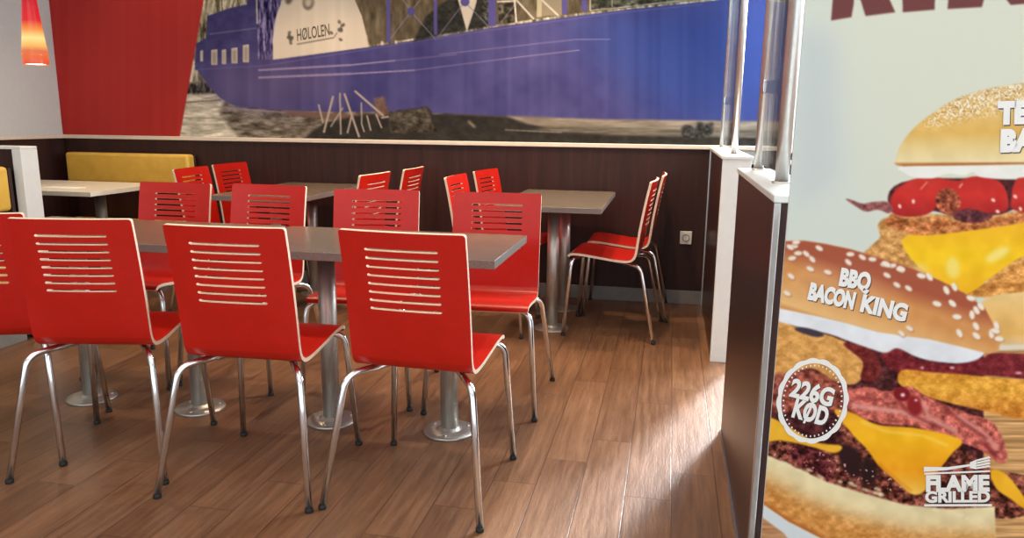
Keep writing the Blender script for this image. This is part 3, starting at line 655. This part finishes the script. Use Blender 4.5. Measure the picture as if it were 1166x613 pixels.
    cv.poly([(905, 504), (935, 512), (950, 530), (944, 546), (915, 532), (900, 520)], (92, 34, 38), 2, True, meat); cv.poly([(955, 508), (975, 512), (982, 535), (972, 545), (958, 530)], (44, 20, 22), 2, True); cv.poly([(985, 520), (1000, 535), (990, 555), (980, 548)], (40, 20, 20), 2, True)
    for k in range(60):
        x = RNG.uniform(880, 1030); y = 508 + (x - 880) * .3 + RNG.uniform(-8, 12); cv.ell(x, y, RNG.uniform(.6, 1.8), RNG.uniform(.5, 1.1), RNG.uniform(-1, 1), (232, 188, 186) if k % 2 else (196, 120, 96), .3, .8)
    cv.poly([(870, 476), (888, 480), (905, 490), (930, 504), (958, 508), (950, 516), (920, 508), (890, 502), (868, 502)], (238, 180, 48), .6, True, soft)
    cv.poly([(950, 468), (970, 470), (1000, 484), (1045, 488), (1094, 501), (1083, 518), (1066, 540), (1052, 560), (1038, 563), (1021, 549), (1000, 530), (988, 513), (970, 494)], [[468, 240, 172, 40], [500, 248, 186, 30], [535, 240, 160, 24], [563, 250, 200, 90]], .6, True, soft)
    cv.line([(980, 480), (1010, 492), (1050, 496), (1080, 508)], 3, (252, 214, 90), 1.6, .7); cv.line([(1000, 528), (1022, 547), (1038, 560)], 2.4, (206, 120, 20), 1, .6)
    cv.poly([(1128, 536), (1145, 540), (1166, 566), (1168, 580), (1150, 568), (1134, 556)], (244, 182, 40), .6, True, soft)
    # lower bun, plate, board
    cv.poly([(858, 586), (880, 585), (905, 600), (940, 640), (858, 640)], (176, 126, 84), .5, False, T(3, 40, 50, 3)); cv.poly([(858, 570), (869, 573), (898, 592), (940, 612), (990, 640), (915, 640), (893, 608), (866, 588), (858, 586)], (214, 222, 224), .6, False)
    lb = [(864, 514), (898, 529), (942, 549), (983, 562), (1030, 575), (1080, 580), (1133, 577), (1134, 640), (990, 640), (933, 612), (898, 594), (869, 574), (860, 566)]
    cv.poly(lb, (232, 216, 168), .6, False, soft * 1.4)
    m = cv.mask(lb, .5) * cv.mask([(850, 532), (880, 548), (920, 569), (970, 588), (1040, 604), (1240, 612), (1240, 700), (850, 700)], 9); cv.put(m, np.array((212, 146, 74)) + crisp * .6)
    m = cv.mask(lb, .5) * cv.mask([(855, 563), (870, 572), (900, 592), (940, 612), (935, 616), (895, 600), (855, 580)], 2); cv.put(m, (176, 96, 44))
    for k in range(30): x = RNG.uniform(875, 1120); cv.ell(x, 530 + (x - 890) * .28 + RNG.uniform(-4, 3), RNG.uniform(2, 5), RNG.uniform(1, 2.4), .3, (240, 226, 186), .5, .7)
    # mayo and upper bun
    cv.poly([(866, 345), (890, 348), (961, 364), (1023, 378), (1091, 392), (1120, 398), (1114, 409), (1091, 414), (1060, 411), (1042, 406), (1022, 397), (1008, 402), (990, 397), (970, 390), (945, 381), (911, 373), (885, 366), (866, 360)], (226, 230, 234), .5, True, soft)
    cv.poly([(905, 374), (920, 374), (938, 381), (930, 384), (912, 379)], (60, 52, 66), .8, True)
    tb = [(860, 278), (896, 275), (916, 274.5), (939, 278), (968, 284), (998, 293), (1028, 302), (1043, 308), (1071, 320), (1098, 334), (1121, 351), (1132, 371), (1139, 390), (1137, 400), (1126, 403), (1091, 394), (1057, 386), (1023, 381.5), (998, 377.5), (961, 367), (927, 359), (888, 351), (860, 345)]
    cv.poly(tb, (212, 148, 86), .5, False, soft)
    mt = cv.mask(tb, .4); ax = cv.Y[:, None] - (300 + (cv.X[None] - 900) * .33)
    cv.put(mt * np.clip((4 - ax) / 22, 0, 1), (166, 84, 58)); cv.put(mt * np.clip((ax - 14) / 40, 0, 1), (236, 194, 130)); cv.put(mt * np.clip((ax - 47) / 8, 0, .7), (198, 126, 66))
    cv.put(cv.mask([(915, 310), (1000, 322), (1010, 345), (920, 335)], 14) * mt * .5, (226, 176, 138))
    for x, y in ((150, 90), (170, 125), (210, 128), (275, 100), (140, 150), (240, 155), (420, 170), (430, 130), (490, 145), (540, 155), (600, 180), (640, 187), (683, 205), (613, 235), (662, 283), (720, 300), (230, 203), (318, 220), (135, 240), (115, 325), (685, 525), (725, 500), (160, 70), (130, 95)):
        x = 870 + x / 4.376; y = 260 + y / 4.376; a = RNG.uniform(-.2, .9); cv.ell(x + .6, y + .9, 5, 2.9, a, (126, 66, 40), .7, .5); cv.ell(x, y, 4.8, 2.7, a, (238, 222, 204), .4)
    for x, y in ((112, 117), (40, 92), (215, 150), (255, 155), (340, 222), (380, 205), (293, 290), (370, 288), (393, 355), (405, 437), (490, 450), (488, 402), (468, 345), (490, 322), (462, 262), (512, 303), (590, 400), (565, 440), (603, 465), (585, 425)):
        x = 1000 + x / 4.38; y = 280 + y / 4.38; a = RNG.uniform(.1, 1.5); cv.ell(x + .6, y + 1, 5.6, 3.3, a, (150, 92, 52), .7, .5); cv.ell(x, y, 5.4, 3.1, a, (240, 228, 210), .4)
    # ---- build the panel
    Lp = bpt(892.5, 300); Lz = Lp.copy(); Wd = .85
    t = thing('advertising_banner', 'tall printed banner showing two stacked bacon burgers, standing at the right', 'banner', (Lp[0], Lp[1], 0), YAW)
    zs = np.concatenate([[2.0], np.linspace(1.46, .225, 800), [.07]]); us = np.concatenate([np.linspace(0, .60, 420), [Wd]])
    UU, ZZ = np.meshgrid(us, zs); W3 = Lp[None, None] + UU[..., None] * RT; W3[..., 2] = ZZ
    q = (W3 - EYE) @ MC.T; px = CX + F * q[..., 0] / -q[..., 2]; py = CY - F * q[..., 1] / -q[..., 2]
    u = np.clip((px - cv.x0) * cv.r, 0, cv.w - 1.001); v = np.clip((py - cv.y0) * cv.r, 0, cv.h - 1.001); ui = u.astype(int); vi = v.astype(int); fu = (u - ui)[..., None]; fv = (v - vi)[..., None]
    rgb = cv.a[vi, ui] * (1 - fu) * (1 - fv) + cv.a[vi, ui + 1] * fu * (1 - fv) + cv.a[vi + 1, ui] * (1 - fu) * fv + cv.a[vi + 1, ui + 1] * fu * fv
    rgb[0] = (112, 62, 60)
    P = np.stack([UU, np.zeros_like(UU), ZZ], -1)
    pr_ = grid_mesh('print', P, rgb, M['poster'], t)
    obj('backing_sheet', bx(0, Wd, .0006, .004, .07, 2.0), M['white'], t)
    obj('top_rail', bx(-.004, Wd + .004, -.008, .012, 2.0, 2.03, bevel=.003), M['alu'], t)
    obj('base_cassette', bx(-.01, Wd + .01, -.05, .06, 0, .07, bevel=.012), M['alu'], t)
    obj('support_pole', tube(bmesh.new(), [(Wd / 2, .03, .06), (Wd / 2, .016, 2.02)], .008, 12), M['alu'], t)
    inv = Matrix.Translation((Lp[0], Lp[1], 0)) @ Matrix.Rotation(YAW, 4, 'Z'); inv.invert()
    def mp(x, y, d=0.):
        return inv @ Vector(bpt(x, y)) + Vector((0, -.0008 - d, 0))
    bm = bmesh.new()
    def flush(name):
        nonlocal bm
        bmesh.ops.recalc_face_normals(bm, faces=bm.faces); obj(name, bm, [M['ink_white'], M['ink_dark']], t); bm = bmesh.new()
    def quad(pts, mi=0, d=.0006):
        f = bm.faces.new([bm.verts.new(mp(x, y, d)) for x, y in pts]); f.material_index = mi
    def tx(s, a, b, h, bold=.035, up=None, sh=0.):
        put_text(bm, mp, s, (a[0] + 1.1, a[1] + 1.3), (b[0] + 1.1, b[1] + 1.3), h, 1, bold, sh, up); put_text(bm, mp, s, a, b, h, 0, bold, sh, up, .0006)
    def badge():
        n = 88; cx_, cy_ = 925, 456.5; rot = .16
        def E(a, k, rx, ry):
            x, y = rx * math.cos(a), ry * math.sin(a); return (cx_ + x * math.cos(rot) - y * math.sin(rot), cy_ + x * math.sin(rot) + y * math.cos(rot))
        for i in range(n):
            a, b = 2 * PI * i / n, 2 * PI * (i + 1) / n; sa, sb = 1.7 * abs(math.sin(a * 8)) - 1, 1.7 * abs(math.sin(b * 8)) - 1
            quad([E(a, 0, 40.5 + sa, 48.5 + sa), E(b, 0, 40.5 + sb, 48.5 + sb), E(b, 0, 35.3, 43), E(a, 0, 35.3, 43)])
            if i % 2 == 0:
                c = a + .6 * PI / n; quad([E(a, 0, 34, 41.5), E(c + .02, 0, 34, 41.5), E(c + .02, 0, 32, 39.4), E(a, 0, 32, 39.4)])
    tx('BBQ', (954.5, 324), (989.5, 330.5), 20, .06); tx('BACON', (919, 339.5), (971, 351.5), 19, .065); tx('KING', (978.5, 353.5), (1030.5, 365.5), 19.5, .055); flush('lettering')
    tx('TE', (1136, 140), (1172, 138.6), 24.5, .08, None, .08); tx('BA', (1138, 171.5), (1180, 170), 24.5, .08, None, .08); flush('lettering')
    tx('226G', (898, 450), (946.5, 462.5), 21, .045); tx('KOD', (901, 473.5), (940, 484.5), 21, .05); quad([(913.6, 481.5), (916.2, 482.2), (927.2, 457.2), (924.6, 456.4)], 0, .0012)
    badge(); flush('round_badge')
    tx('FLAME', (1054, 559), (1126.5, 558.5), 18, .055); tx('GRILLED', (1053, 571.8), (1127, 571.3), 12.5, .045)
    quad([(1052, 538.5), (1127, 535.5), (1127, 537.5), (1052, 540.5)]); quad([(1052, 574.2), (1129, 574), (1129, 576.6), (1052, 576.8)])
    quad([(1051.5, 531.5), (1078, 532), (1104, 528.5), (1104, 531), (1078, 535.5), (1051.5, 537)])      # turner: handle, blade, tines
    quad([(1104, 526.5), (1111, 523.5), (1111, 534.5), (1104, 533)])
    for k in range(4): quad([(1111, 523.5 + k * 2.9), (1126, 519.5 + k * 3.4), (1127.5, 521.7 + k * 3.3), (1111, 525.6 + k * 2.9)])
    flush('grill_badge')
banner()
# =================================================================== LIGHT
W = bpy.data.worlds.new('daylight'); bpy.context.scene.world = W; W.use_nodes = True
bg = W.node_tree.nodes['Background']; bg.inputs[0].default_value = (.90, .955, 1, 1); bg.inputs[1].default_value = 1.6
def lamp(name, typ, loc, energy, col, target=None, **k):
    d = bpy.data.lights.new(name, typ); d.energy = energy; d.color = col
    for a, v in k.items(): setattr(d, a, v)
    o = link(bpy.data.objects.new(name, d)); o.location = loc
    if target is not None: o.rotation_euler = (Vector(target) - Vector(loc)).to_track_quat('-Z', 'Y').to_euler()
    return o
az = Vector((-.37, -.93, 0)).normalized(); el = math.radians(33)
lamp('sun', 'SUN', (3, 9, 6), 12, (.84, .92, 1), (3 + az.x * math.cos(el), 9 + az.y * math.cos(el), 6 - math.sin(el)), angle=math.radians(6))
warm = (1, .74, .48)
for x, y, e in ((-3.5, 4.75, 16), (-2.4, 4.35, 95), (-.7, 4.4, 135), (-1.5, 4.7, 55), (-2.2, 3.0, 48), (-.8, 3.0, 55), (-.3, 4.0, 85)):
    lamp('ceiling_spot', 'SPOT', (x, y, ZC - .02), e, warm, (x, y + .02, 0), spot_size=math.radians(95), spot_blend=.6, shadow_soft_size=.035)
lamp('ceiling_fill', 'AREA', (-1.6, .8, ZC - .01), 40, (1, .93, .84), (-1.6, .8, 0), shape='RECTANGLE', size=4, size_y=2.4)  # unseen area light added overhead for general ambient fill
lamp('window_daylight', 'AREA', (WX0 + .68, YW - .06, 1.78), 230, (.82, .92, 1), (.2, 2.2, .2), shape='RECTANGLE', size=1.2, size_y=1.5)
lamp('pendant_light', 'POINT', (LP[0], LP[1], LP[2] - .02), 4, (1, .7, .45), None, shadow_soft_size=.05)
# =================================================================== CAMERA, COLOUR
cd = bpy.data.cameras.new('camera'); co = link(bpy.data.objects.new('camera', cd))
cd.sensor_fit = 'HORIZONTAL'; cd.sensor_width = 36; cd.lens = F * 36 / 1166; cd.shift_y = (CY - 306.5) / 1166; cd.clip_start = .01
Mx = Matrix([list(r) for r in MC.T]).to_4x4(); Mx.translation = Vector((0, 0, H)); co.matrix_world = Mx
S = bpy.context.scene; S.camera = co
S.view_settings.view_transform = 'Standard'; S.view_settings.look = 'None'; S.view_settings.exposure = 0; S.view_settings.gamma = 1; S.view_settings.use_curve_mapping = False
